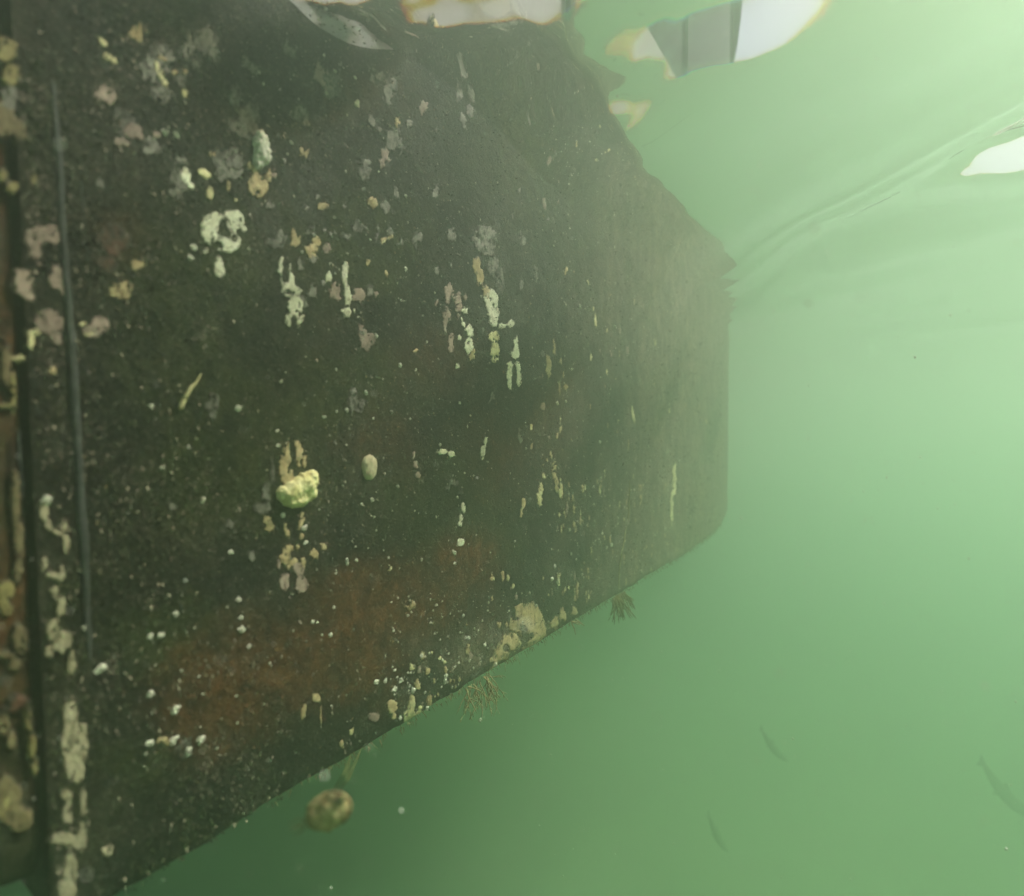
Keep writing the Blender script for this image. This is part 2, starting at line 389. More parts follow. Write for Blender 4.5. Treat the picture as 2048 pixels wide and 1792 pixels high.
# the plate beyond the groove, its lower edge higher than the chine
def end_plate():
    zc = on_hull(30., 1770.)[1]
    ss = np.linspace(0, 1, 22); zz = np.linspace(0, 1, 110)
    A, B = np.meshgrid(ss, zz, indexing='ij')
    Zg = zc + (ZW-zc)*B
    right = s_edge(Zg)-.0040
    Sg = right - .22*(1-A)
    Zg = Zg + (1-np.clip(B/.06, 0, 1))*(.03*(A-.7)*-1 + .012*(fbm(Sg*40+40, Sg*0, 3)-.5))
    Hh = .004*(fbm(Sg*20+40, Zg*20+40, 6, 4)-.5) - .006*sstep(.9, 1, A)**2 - .012*(1-np.clip(B/.03, 0, 1))
    front = hull_pt(Sg, Zg, Hh); back = hull_pt(Sg, Zg, -.03)
    nu, nv = Sg.shape; n = nu*nv
    V = np.concatenate([front.reshape(-1, 3), back.reshape(-1, 3)])
    F = grid_faces(nu, nv); rim = [i*nv for i in range(nu)] + [(nu-1)*nv+j for j in range(1, nv)] + [i*nv+nv-1 for i in range(nu-2, -1, -1)] + [j for j in range(nv-2, 0, -1)]
    rim = np.array(rim); r2 = np.roll(rim, -1)
    F = np.vstack([F, F[:, ::-1]+n, np.stack([rim, rim+n, r2+n, r2], -1)])
    me = fast_mesh('end_plate', V, F)
    sv = np.concatenate([Sg.ravel(), Sg.ravel()]); zv = np.concatenate([Zg.ravel(), Zg.ravel()])
    fattr(me, 'brown', np.clip(fbm(sv*30+60, zv*16+60, 5)*1.5-.35, 0, 1)); fattr(me, 'olive', np.clip(fbm(sv*20+60, zv*14+60, 9)*1.6-.4, 0, 1))
    fattr(me, 'grey', np.clip(fbm(sv*60+60, zv*40+60, 15)*2-1.0, 0, 1)); fattr(me, 'silt_haze', 0*sv)
    obj('end_plate', me, M['hull'], hull, label='blotched end plate left of the dark upright groove')
end_plate()

def tube(pts, radii, n=8):
    pts = np.asarray(pts, float); V = []; F = []
    for i, p in enumerate(pts):
        d = pts[min(i+1, len(pts)-1)]-pts[max(i-1, 0)]; d /= np.linalg.norm(d)+1e-12
        a = np.cross(d, (0, 0, 1) if abs(d[2]) < .9 else (1, 0, 0)); a /= np.linalg.norm(a); b = np.cross(d, a)
        for k in range(n):
            t = 2*math.pi*k/n; V.append(p+radii[i]*(math.cos(t)*a+math.sin(t)*b))
    for i in range(len(pts)-1):
        for k in range(n): F.append((i*n+k, i*n+(k+1) % n, (i+1)*n+(k+1) % n, (i+1)*n+k))
    F.append(tuple(range(n))[::-1]); F.append(tuple((len(pts)-1)*n+k for k in range(n)))
    return V, F
def join(parts):
    V, F = [], []
    for v, f in parts:
        o = len(V); V += list(v); F += [tuple(i+o for i in q) for q in f]
    return V, F
def smooth_path(ctrl, n):
    c = np.asarray(ctrl, float); t = np.linspace(0, len(c)-1, n); i = np.clip(t.astype(int), 0, len(c)-2); f = (t-i)[:, None]
    p0 = c[np.clip(i-1, 0, len(c)-1)]; p1 = c[i]; p2 = c[i+1]; p3 = c[np.clip(i+2, 0, len(c)-1)]
    return .5*((2*p1)+(-p0+p2)*f+(2*p0-5*p1+4*p2-p3)*f**2+(-p0+3*p1-3*p2+p3)*f**3)
def on_path(pix, n, h=0.0):
    p = smooth_path([(a, b) for a, b in pix], n); s, z = on_hull(p[:, 0], p[:, 1])
    return hull_pt(s, z, relief(s, z)+h)
def taper(n, a, r0=1.0, r1=.35): 
    t = np.linspace(0, 1, n); return a*(r0+(r1-r0)*t)*np.sqrt(np.clip(1-(2*t-1)**8, .05, 1))
# upright ridges beside the groove
for pix, r, lab in (([(104, 150), (124, 420), (140, 640), (150, 800), (160, 980), (170, 1180), (180, 1330)], .0030, 'thin grey upright ridge beside the groove'),
                    ([(150, 230), (168, 420), (178, 560)], .0010, None),
                    ([(38, 860), (44, 1000)], .0010, None)):
    p = on_path(pix, 40, -.0008); p = p + .0006*(np.random.RandomState(3).rand(40, 1)-.5)
    v, f = tube(p, r*(.7+.5*fbm(np.arange(40)*.4, np.zeros(40), 6))*np.sqrt(np.clip(1-np.linspace(-1, 1, 40)**6, .02, 1)), 8)
    obj('ridge', mesh('ridge', v, f), M['ridge'], hull, label=lab)

# crusts: thin raised sheets grown on the hull, outlines traced on its surface
PATCH_N = [0]
def patch(name, mat, T, ells, holes=(), rough=.45, edge=5.0, dome=False, parent='hull', label=None, cat=None, group=None, step=2.0, fscale=1.0, flat=False):
    """ells: (cx, cy, rx, ry[, angle]) in outline pixels; T: thickness in metres"""
    PATCH_N[0] += 1; seed = 100+PATCH_N[0]*7
    e = np.array([tuple(a)+(0,)*(5-len(a)) for a in ells], float)
    m = 8+np.max(np.minimum(e[:, 2], e[:, 3]))*.3
    R_ = np.maximum(e[:, 2], e[:, 3])
    ang = np.any(e[:, 4] != 0)
    x0, x1 = (e[:, 0]-(R_ if ang else e[:, 2])).min()-m, (e[:, 0]+(R_ if ang else e[:, 2])).max()+m
    y0, y1 = (e[:, 1]-(R_ if ang else e[:, 3])).min()-m, (e[:, 1]+(R_ if ang else e[:, 3])).max()+m
    cs, cz = on_hull(np.array([x0, x0, x1, x1]), np.array([y0, y1, y0, y1]))
    nu = int(np.clip((x1-x0)/step, 8, 130)); nv = int(np.clip((y1-y0)/step, 8, 130))
    Sg, Zg = np.meshgrid(np.linspace(cs.min(), cs.max(), nu), np.linspace(cz.min(), cz.max(), nv), indexing='ij')
    px, py = proj(hull_pt(Sg, Zg))
    F = np.full(px.shape, -50.0)
    def el(a):
        cx, cy, rx, ry, an = tuple(a)+(0,)*(5-len(a)); c_, s_ = math.cos(R(an)), math.sin(R(an))
        u = (px-cx)*c_+(py-cy)*s_; v = -(px-cx)*s_+(py-cy)*c_
        return (1-np.hypot(u/rx, v/ry))*min(rx, ry)
    if dome: F = 7*np.log(sum(np.exp(np.clip(el(a), -60, 60)/7) for a in ells)) - 1.0
    else:
        for a in ells: F = np.maximum(F, el(a))
    kx = np.abs(np.median(np.diff(px, axis=0)))/max(1e-9, (cs.max()-cs.min())/(nu-1))
    rmin = float(np.median(np.minimum(e[:, 2], e[:, 3])))
    fr = .22*fscale
    nz = (fbm(px*fr*.55+seed, py*fr*.35+seed, seed, 5, .76)-.5)*2.7
    nf = (fbm(px*.42+seed, py*.30+seed, seed+9, 3, .7)-.5)*2
    F = F + rough*min(rmin, 12)*.75*nz + min(2.2, .35*rmin)*nf*(not dome)
    if not dome:
        n2 = fbm(px*.16+seed*3, py*.07+seed, seed+5, 4, .7); F = np.minimum(F, (.74-n2)*30); T = T*.16; edge = min(edge, 1.6)
    for a in holes: F = np.minimum(F, -el(a) - 1.0 + 1.5*nz)
    F = np.where((Zg < ZB+.003+edge_z(Sg)) & (Sg > s_edge(Zg)), -9.0, F)
    if dome:
        k = np.clip(F/max(F.max(), 1e-6), 0, 1); h = T*np.sqrt(1-(1-k)**2) + T*.16*nz*(F > 0)
    else:
        k = sstep(0, edge, F); h = T*k*(.65+.7*fbm(px*.2+seed, py*.2, seed+3, 4))
    h = np.where(F > 0, h, -.0022)
    V = hull_pt(Sg, Zg, relief(Sg, Zg)+chine(Zg)+h+.0002)
    keep = F > -1.0
    kf = keep[:-1, :-1] | keep[1:, :-1] | keep[:-1, 1:] | keep[1:, 1:]
    Fc = grid_faces(nu, nv, kf)
    if len(Fc) == 0: return None
    used = np.unique(Fc); mp = np.full(nu*nv, -1); mp[used] = np.arange(len(used))
    me = fast_mesh(name, V.reshape(-1, 3)[used], mp[Fc])
    if not dome: fattr(me, 'core', ((.55 if mat in ('grey', 'rust') else 1.0)*np.clip(F/max(.8, min(9.0, .7*rmin)), 0, 1) - (.12 if mat in ('grey', 'rust') else 0)).ravel()[used])
    return obj(name, me, M[mat] if dome else M[mat+'_worn'], hull if parent == 'hull' else parent, label, cat, group)

C = 'crust_patch'
patch(C, 'white', .0035, [(430, 458, 30, 36), (466, 440, 23, 22), (452, 482, 30, 26), (437, 537, 12, 23), (410, 500, 6, 8), (487, 458, 8, 6)], [(444, 455, 5, 12), (436, 490, 6, 6), (468, 477, 4, 4), (455, 468, 4, 5), (425, 500, 5, 5)], label='large white crust riddled with holes')
patch(C, 'white', .0030, [(568, 532, 14, 20), (575, 560, 14, 22), (582, 583, 21, 14), (590, 612, 17, 24), (578, 640, 12, 16), (597, 640, 9, 17)], [(572, 527, 5, 8), (570, 550, 6, 12), (575, 584, 3, 3), (586, 648, 4, 10)], label='tall white crust with a ragged forked foot')
patch(C, 'white', .0026, [(690, 545, 8, 28), (696, 592, 8, 22), (658, 553, 8, 14), (661, 527, 4, 5), (694, 625, 10, 12), (684, 622, 5, 5), (709, 621, 3, 5)])
patch(C, 'pink', .0026, [(898, 590, 11, 25), (893, 640, 9, 34), (903, 684, 7, 28), (915, 612, 9, 30)], [(903, 612, 3, 12), (899, 655, 3, 10)], label='long pinkish streaked crust')
patch(C, 'white', .0030, [(928, 622, 8, 10), (926, 645, 4, 14, -20), (940, 662, 8, 16), (938, 690, 9, 20), (920, 676, 5, 6), (916, 733, 5, 6)])
patch(C, 'tan', .0030, [(953, 532, 9, 20), (960, 558, 9, 20), (974, 586, 8, 16, -15)], label='ochre crust running down into a pale one')
patch(C, 'white', .0032, [(983, 600, 16, 22), (988, 630, 13, 22), (988, 648, 8, 8)], [(1001, 610, 3, 10)])
patch(C, 'white', .0030, [(1003, 652, 8, 7), (1021, 648, 9, 10)])
patch(C, 'yellow', .0030, [(987, 674, 11, 14), (989, 700, 10, 26)], rough=.3, label='pale oblong crust with square ends')
patch(C, 'white', .0028, [(1030, 690, 6, 22), (1028, 706, 12, 14), (1020, 742, 9, 22), (1034, 745, 10, 22), (1018, 768, 5, 12), (1036, 764, 5, 10)], [(1027, 752, 3, 16), (1020, 690, 4, 10)])
patch(C, 'grey', .0015, [(970, 480, 26, 34), (1000, 560, 12, 34), (985, 530, 14, 30)], rough=.9)
patch(C, 'tan', .0018, [(1098, 737, 6, 32), (1110, 695, 3, 15), (1121, 722, 5, 9)], rough=.8)
patch(C, 'tan', .0022, [(1132, 775, 6, 9)])
patch(C, 'pink', .0018, [(1086, 811, 6, 10)])
patch(C, 'tan', .0030, [(573, 906, 10, 26), (596, 910, 14, 28, -12), (565, 935, 12, 24), (575, 955, 18, 20), (604, 928, 8, 10)], [(583, 895, 4, 18), (592, 945, 6, 8)], rough=.8, label='brown mesh crust above the yellow lump')
patch(C, 'tan', .0024, [(572, 1060, 6, 17, -15), (600, 1048, 5, 16, 25), (601, 1073, 5, 7)])
patch(C, 'tan', .0030, [(580, 1100, 22, 12), (567, 1118, 10, 14), (590, 1128, 26, 13), (627, 1108, 12, 10)], [(588, 1108, 6, 5)], rough=.9)
patch(C, 'pink', .0034, [(594, 1138, 14, 16), (569, 1163, 13, 21, 20), (600, 1170, 16, 20), (556, 1130, 6, 10)], [(583, 1160, 5, 14)], rough=.25, label='smooth pinkish two-lobed crust')
patch(C, 'tan', .0024, [(645, 1093, 9, 9)], rough=.4)
patch(C, 'grey', .0016, [(522, 1018, 18, 12), (530, 985, 10, 20), (543, 945, 7, 26)], rough=.6)
patch(C, 'grey', .0020, [(422, 806, 18, 22), (424, 830, 10, 10)], [(408, 795, 8, 7)], rough=.4, label='grey fan-shaped crust patch')
patch(C, 'white', .0030, [(886, 903, 12, 8), (903, 908, 10, 7, 20)], rough=.35, label='small white sideways crust')
patch(C, 'pink', .0020, [(828, 910, 4, 9), (832, 930, 5, 10, -15), (836, 950, 7, 7)])
patch(C, 'white', .0022, [(971, 885, 4, 14, 15), (966, 905, 5, 16)])
patch(C, 'grey', .0026, [(908, 968, 12, 10), (898, 977, 9, 6), (920, 982, 6, 9)], [(916, 980, 3, 5), (905, 978, 3, 4)])
patch(C, 'white', .0024, [(926, 1015, 5, 12), (921, 1040, 5, 16, 10), (921, 1085, 8, 10, 30)])
patch(C, 'yellow', .0026, [(1082, 978, 6, 16), (1079, 998, 6, 18), (1088, 952, 4, 8)])
patch(C, 'tan', .0024, [(1108, 940, 6, 24), (1113, 968, 6, 16)])
patch(C, 'yellow', .0026, [(1121, 982, 5, 17)])
patch(C, 'tan', .0024, [(1047, 1006, 5, 13), (1043, 1028, 3, 9)])
patch(C, 'yellow', .0022, [(1119, 1030, 2.6, 7)])
patch(C, 'yellow', .0026, [(1191, 640, 3.6, 20)], label='thin yellow upright streak high on the far side')
patch(C, 'yellow', .0022, [(1176, 564, 2.6, 8)])
patch(C, 'yellow', .0022, [(1214, 745, 2.6, 9)])
patch(C, 'yellow', .0030, [(1265, 826, 3.6, 16), (1268, 838, 3.6, 12)], label='yellow leaf-shaped streak near the far end')
patch(C, 'white', .0020, [(1200, 396, 3, 9)])
patch(C, 'yellow', .0020, [(1436, 815, 2.2, 15)])
patch(C, 'yellow', .0018, [(1349, 960, 5, 40), (1344, 1010, 4, 40)], rough=.9)
patch(C, 'tan', .0018, [(1281, 985, 5, 22)], rough=.8)
# along the chine
patch(C, 'tan', .0040, [(1062, 1238, 22, 34), (1078, 1262, 17, 26), (1044, 1252, 12, 20), (1072, 1290, 18, 16)], [(1037, 1285, 5, 12), (1047, 1262, 3, 6)], rough=.55, label='broad tan crust along the bottom edge')
patch(C, 'tan', .0040, [(1022, 1284, 20, 18), (1004, 1306, 16, 20), (990, 1334, 12, 20), (1000, 1350, 14, 12)], [(1012, 1296, 4, 5)], rough=.75)
patch(C, 'grey', .0030, [(962, 1355, 18, 14), (980, 1362, 14, 9)], rough=.6)
patch(C, 'tan', .0036, [(783, 1413, 11, 15), (787, 1432, 5, 10)], rough=.4)
patch(C, 'yellow', .0040, [(822, 1410, 8, 17), (820, 1434, 13, 17), (842, 1432, 14, 10)], rough=.5, label='bright ochre crust on the bottom edge')
patch(C, 'pink', .0026, [(748, 1433, 12, 12)], rough=.7)
patch(C, 'tan', .0024, [(633, 1396, 10, 11), (641, 1430, 3, 20)], rough=.4)
patch(C, 'tan', .0024, [(606, 1424, 6, 20, 8)], rough=.4)
patch(C, 'yellow', .0024, [(702, 1463, 4, 11, 15)])
patch(C, 'tan', .0024, [(682, 1488, 5, 12, 20)])
patch(C, 'tan', .0034, [(819, 1209, 12, 11)], [(815, 1206, 3, 3)], rough=.5, label='small tan rosette in the brown area')
patch(C, 'yellow', .0022, [(778, 1137, 6, 6)], [(774, 1134, 4, 4)])
patch(C, 'tan', .0024, [(427, 1684, 7, 9, 30)])
patch(C, 'tan', .0040, [(930, 1388, 16, 8, -30), (905, 1400, 14, 8, -30), (872, 1420, 18, 8, -30), (860, 1405, 8, 14)], rough=.9)
patch(C, 'tan', .0036, [(1110, 1248, 10, 16), (1126, 1232, 8, 14), (1150, 1222, 8, 12)], rough=.9)
patch(C, 'tan', .0036, [(1040, 1225, 12, 18), (1028, 1250, 10, 16), (1060, 1300, 20, 9, -30)], rough=.9)
# column of blurred crusts right of the groove
L = dict(rough=.5, step=3.0, edge=8)
patch(C, 'cream', .0030, [(88, 1022, 10, 22), (96, 1050, 8, 14), (112, 1064, 18, 7, 25), (130, 1052, 8, 16), (131, 1090, 9, 24), (118, 1015, 7, 8)], **L)
patch(C, 'cream', .0030, [(88, 1128, 8, 18), (104, 1152, 18, 8, 10), (122, 1148, 8, 22), (108, 1182, 10, 12)], **L)
patch(C, 'cream', .0030, [(122, 1212, 12, 22), (106, 1262, 16, 26), (124, 1285, 20, 26, 20), (142, 1328, 10, 30), (100, 1305, 12, 14)], **L)
patch(C, 'cream', .0036, [(140, 1430, 18, 32), (142, 1490, 22, 60), (164, 1490, 14, 44), (150, 1540, 22, 30)], label='tall pinkish white crust slab beside the groove', **L)
patch(C, 'cream', .0032, [(132, 1590, 16, 14), (136, 1630, 14, 34), (166, 1610, 10, 40), (164, 1670, 12, 40), (128, 1678, 30, 16), (150, 1690, 24, 14)], [(152, 1628, 6, 24), (146, 1656, 10, 4)], **L)
patch(C, 'cream', .0032, [(140, 1740, 16, 40), (135, 1790, 22, 40)], **L)
patch(C, 'cream', .0024, [(216, 1702, 15, 12, -30)], step=3.0)
# on the end plate
for (mat, E) in (('ochre', [(26, 780, 7, 40), (14, 812, 18, 5)]), ('umber', [(12, 735, 10, 50)]), ('umber', [(32, 1000, 11, 60), (38, 1080, 10, 50), (36, 1140, 10, 30)]), ('rust', [(36, 1105, 9, 16)]),
                 ('ochre', [(12, 1180, 20, 22), (10, 1215, 16, 20)]), ('umber', [(40, 1280, 16, 30), (12, 1310, 20, 10), (30, 1330, 14, 14)]), ('rust', [(36, 1405, 22, 14), (20, 1420, 18, 8)]),
                 ('ochre', [(58, 1440, 8, 28), (64, 1490, 8, 32), (70, 1535, 7, 18)]), ('umber', [(14, 1600, 30, 50), (40, 1640, 26, 26)]), ('ochre', [(8, 1610, 16, 28)]), ('umber', [(8, 1450, 14, 24), (24, 1480, 10, 20)]),
                 ('ochre', [(10, 100, 26, 26), (22, 150, 20, 24)]), ('umber', [(8, 240, 24, 40), (40, 260, 14, 30)]), ('ochre', [(6, 350, 10, 14), (24, 375, 16, 12), (66, 360, 9, 14)]), ('grey', [(20, 200, 20, 30)])):
    patch(C, mat, .0030, E, rough=.6, step=3.0, edge=8)
# upper left, pinkish and grey
patch(C, 'pink', .0034, [(264, 262, 20, 18), (236, 284, 14, 12), (250, 288, 12, 8), (280, 275, 8, 10)], [(238, 268, 6, 6)], rough=.4, label='pinkish two-lobed crust near the upper left', step=2.5)
patch(C, 'grey', .0026, [(470, 195, 12, 26), (480, 245, 26, 30), (500, 232, 20, 28), (470, 325, 22, 16), (500, 258, 18, 24)], [(462, 232, 10, 7)], rough=.9, label='broad grey flaky crust around the white shell')
patch(C, 'tan', .0034, [(516, 372, 22, 26), (508, 350, 12, 18), (536, 352, 8, 14)], rough=.6, label='brown tufted crust under the white shell')
patch(C, 'white', .0026, [(370, 352, 11, 20, -20), (381, 372, 8, 8)], rough=.4)
patch(C, 'yellow', .0030, [(404, 344, 10, 9), (414, 350, 9, 8)], rough=.3)
patch(C, 'yellow', .0030, [(419, 386, 9, 15)], rough=.3)
patch(C, 'yellow', .0022, [(472, 400, 5, 5)]); patch(C, 'tan', .0022, [(456, 372, 5, 12)])
patch(C, 'yellow', .0024, [(318, 143, 7, 24, -20), (330, 168, 6, 10, -20)], rough=.4)
patch(C, 'yellow', .0026, [(370, 186, 7, 12)]); patch(C, 'yellow', .0022, [(206, 84, 7, 14, -35), (214, 112, 8, 12, -35), (228, 122, 10, 7, 35)])
patch(C, 'tan', .0022, [(350, 146, 8, 7)]); patch(C, 'tan', .0022, [(369, 143, 6, 7)]); patch(C, 'tan', .0022, [(324, 118, 14, 7, 25)]); patch(C, 'grey', .0022, [(318, 182, 20, 12), (308, 194, 8, 10)], rough=.6)
patch(C, 'grey', .0024, [(426, 105, 14, 20), (432, 122, 10, 8)], rough=.5); patch(C, 'grey', .0022, [(378, 78, 7, 18, -25)]); patch(C, 'grey', .0022, [(200, 368, 10, 12, -40)])
patch(C, 'grey', .0026, [(596, 225, 18, 18), (612, 242, 10, 16)], rough=.6, label='grey leaf-like crust')
patch(C, 'grey', .0024, [(785, 280, 18, 24), (800, 296, 8, 14)], rough=.9); patch(C, 'grey', .0022, [(742, 244, 8, 16, -20), (756, 262, 6, 10)], rough=.7)
patch(C, 'pink', .0030, [(78, 478, 34, 28), (104, 470, 18, 24), (70, 508, 16, 14), (78, 528, 8, 6)], [(96, 498, 14, 10)], rough=.45, step=3, label='large blurred pinkish crust beside the thin ridge')
patch(C, 'pink', .0030, [(46, 566, 20, 30), (58, 592, 12, 12)], rough=.5, step=3); patch(C, 'pink', .0030, [(116, 556, 20, 26), (128, 580, 10, 14)], rough=.5, step=3)
patch(C, 'pink', .0030, [(98, 645, 32, 28), (110, 672, 14, 22, -20)], rough=.6, step=3); patch(C, 'yellow', .0026, [(62, 680, 8, 22), (72, 664, 10, 8), (40, 718, 12, 5)], rough=.6, step=3)
patch(C, 'pink', .0034, [(186, 662, 26, 16), (200, 650, 20, 18)], rough=.5, step=2.5); patch(C, 'yellow', .0030, [(178, 668, 12, 7), (166, 648, 9, 6)], rough=.3)
patch(C, 'tan', .0026, [(106, 742, 8, 10)], step=3); patch(C, 'rust', .0014, [(225, 480, 36, 34), (215, 530, 24, 20)], rough=1.0, step=2.5); patch(C, 'tan', .0018, [(240, 580, 26, 18), (275, 530, 16, 12)], rough=1.0)
patch(C, 'yellow', .0024, [(872, 52, 5, 20, -8), (878, 80, 4, 16)]); patch(C, 'white', .0022, [(890, 68, 5, 12), (888, 84, 5, 9)])
patch(C, 'white', .0024, [(919, 92, 5, 14, -8), (934, 96, 5, 18, -8)]); patch(C, 'yellow', .0028, [(924, 122, 13, 16), (936, 112, 5, 18), (914, 150, 9, 18), (930, 140, 9, 12)], rough=.6, label='yellow crust cluster high up near the waterline')
patch(C, 'grey', .0022, [(932, 178, 7, 12), (918, 190, 8, 20), (940, 222, 10, 14), (926, 244, 7, 22, -15)], rough=.8)

# many smaller dim crusts
rng = random.Random(5)
def scale_at(px, py):
    s, z = on_hull(px, py); a = proj(hull_pt(s, z)); b = proj(hull_pt(s+.001, z)); c = proj(hull_pt(s, z+.001))
    return abs(b[0]-a[0])*1000, abs(c[1]-a[1])*1000
def edge_y(px): return 870+.617*(1763-px)
def spot(boxes):
    while True:
        x0, y0, x1, y1 = rng.choice(boxes); x, y = rng.uniform(x0, x1), rng.uniform(y0, y1)
        if y < edge_y(x)-14 and y > 870-.74*(1763-x)+8: return x, y
dim = [(480, 100, 900, 500)]*4 + [(560, 380, 1150, 620)]*3 + [(200, 60, 500, 420)]*2 + [(640, 560, 1000, 900), (1040, 420, 1330, 900), (1040, 420, 1330, 900), (300, 1000, 640, 1500), (560, 380, 900, 620)]
for k in range(150):
    x, y = spot(dim); a, b = scale_at(x, y); r = rng.uniform(.0022, .0075)*(1 if k % 4 else 1.7)
    E = [(x+rng.uniform(-.8, .8)*r*a*(j > 0), y+rng.uniform(-.9, .9)*r*b*(j > 0), max(2.2, r*a*rng.uniform(.6, 1)), max(3, r*b*rng.uniform(.6, 1.1))) for j in range(rng.choice((1, 2, 3)))]
    patch(C, rng.choice(('grey', 'grey', 'grey', 'grey', 'grey', 'pink', 'tan')), .0012, E, rough=rng.uniform(.8, 1.6), step=2.0)
streak = [(1110, 950, 1420, 1190)]*6 + [(980, 1150, 1200, 1330)]*4 + [(820, 1300, 1040, 1420)]*3 + [(1050, 600, 1420, 950)]*3
for k in range(260):
    x, y = spot(streak); a, b = scale_at(x, y); r = rng.uniform(.0016, .0055)
    q = rng.uniform(1.3, 3.2) if x > 1100 else rng.uniform(.8, 1.6)
    patch(C, rng.choice(('tan', 'tan', 'tan', 'yellow', 'yellow', 'pink')), .0016, [(x, y, max(1.8, r*a), max(2.5, r*b*q))], rough=rng.uniform(.4, .9), step=2.0)

# barnacles: small ribbed cones with an opening at the top
def barnacle_mesh(seed):
    rr = np.random.RandomState(seed); n = 8; V = []; F = []
    for ring, (rad, h) in enumerate(((1, -.15), (.82, .35), (.46, .72), (.34, .66), (.22, .40))):
        for k in range(n):
            t = 2*math.pi*k/n + .1*rr.randn(); w_ = rad*(1+.22*rr.randn()+(.10 if k % 2 else -.10))
            V.append((w_*math.cos(t), w_*math.sin(t), h*(1+.22*rr.randn())))
    for i in range(4):
        for k in range(n): F.append((i*n+k, i*n+(k+1) % n, (i+1)*n+(k+1) % n, (i+1)*n+k))
    F.append(tuple(4*n+k for k in range(n)))
    m = mesh('barnacle', V, F, False); m.materials.append(M['barnacle']); return m
BM = [barnacle_mesh(k) for k in range(5)]
from mathutils import Matrix, Vector
HNv = Vector((HN[0], HN[1], 0)); HDv = Vector((HD[0], HD[1], 0))
BASE = Matrix((HDv, Vector((0, 0, 1)), HNv)).transposed().to_4x4()
def barnacle(px, py, rpx):
    s, z = on_hull(px, py); a, b = scale_at(px, py); r = rpx/b
    o = obj('barnacle', rng.choice(BM), None, hull)
    p = hull_pt(s, z, float(relief(s, z)))
    o.matrix_world = Matrix.Translation(Vector(p)) @ BASE @ Matrix.Rotation(rng.uniform(0, 6.3), 4, 'Z') @ Matrix.Diagonal((r, r*rng.uniform(.8, 1.2), r*rng.uniform(.6, 1.0), 1))
big = [(350, 1418, 9), (402, 1480, 9), (376, 1503, 9), (347, 1482, 8), (300, 1388, 8), (200, 1337, 10), (482, 1258, 7), (350, 1228, 7), (321, 1270, 7), (299, 1272, 7), (170, 1254, 7), (480, 1235, 5), (497, 1293, 5), (476, 1199, 6), (298, 1486, 8),
       (404, 1000, 6), (475, 817, 7), (607, 1056, 7), (610, 1085, 6), (564, 1031, 6), (555, 891, 5), (553, 862, 4), (648, 834, 5), (302, 812, 5), (324, 936, 5), (376, 894, 5), (754, 672, 5), (802, 730, 5), (733, 785, 5), (745, 1000, 5), (693, 820, 5), (784, 824, 4),
       (796, 973, 4), (908, 1105, 5), (693, 1120, 5), (460, 1104, 5), (660, 1270, 5), (712, 1120, 4), (668, 1215, 4), (713, 210, 6), (715, 205, 5), (93, 1000, 9), (562, 762, 5), (583, 285, 5), (652, 188, 5), (330, 265, 7), (352, 270, 6), (388, 495, 7), (380, 516, 6), (497, 498, 4),
       (788, 1378, 6), (826, 1380, 6), (800, 1360, 5), (890, 1362, 6), (752, 1364, 6), (770, 1362, 5), (885, 1320, 4), (842, 1311, 5), (970, 1290, 4), (938, 1276, 4), (927, 1231, 4), (872, 1210, 4), (800, 1436, 5), (960, 1440, 4)]
for b in big: barnacle(*b)
sw = [(200, 1180, 700, 1560)]*2 + [(780, 1180, 1100, 1420)]*5 + [(560, 420, 1000, 900)]*4 + [(480, 60, 900, 420)]*2 + [(620, 850, 1060, 1150)]*3 + [(1050, 380, 1380, 1000)]*4 + [(1100, 950, 1400, 1180)]*3
for k in range(292-len(big)):
    x, y = spot(sw); barnacle(x, y, min(5.5, rng.uniform(1.6, 3.4)*(1.5 if rng.random() < .12 else 1)))
# countless specks: sand-grain sized shells and grit
def specks():
    V, F, MI = [], [], []
    allb = sw + [(60, 60, 1400, 1600)]*6 + [(1050, 400, 1420, 1150)]*6
    for k in range(5200):
        x, y = spot(allb); s, z = on_hull(x, y); a, b = scale_at(x, y)
        r = rng.uniform(.6, 1.9)*(1 if rng.random() < .9 else 1.6)/max(b, 500); h0 = float(relief(s, z))
        e = rng.uniform(.7, 1.8); o = len(V)
        for (u, v, w_) in ((-1, 0, 0), (0, -1, 0), (1, 0, 0), (0, 1, 0), (0, 0, .7)):
            V.append(hull_pt(s+u*r, z+v*r*e, h0+w_*r))
        F += [(o, o+1, o+4), (o+1, o+2, o+4), (o+2, o+3, o+4), (o+3, o, o+4)]; MI += [rng.choice((0, 1, 1, 1, 2))]*4
    me = mesh('shell_grit', V, F, False)
    for k in ('barnacle', 'grey', 'tan'): me.materials.append(M[k])
    me.polygons.foreach_set('material_index', MI)
    obj('shell_grit', me, None, hull, kind='stuff')
specks()
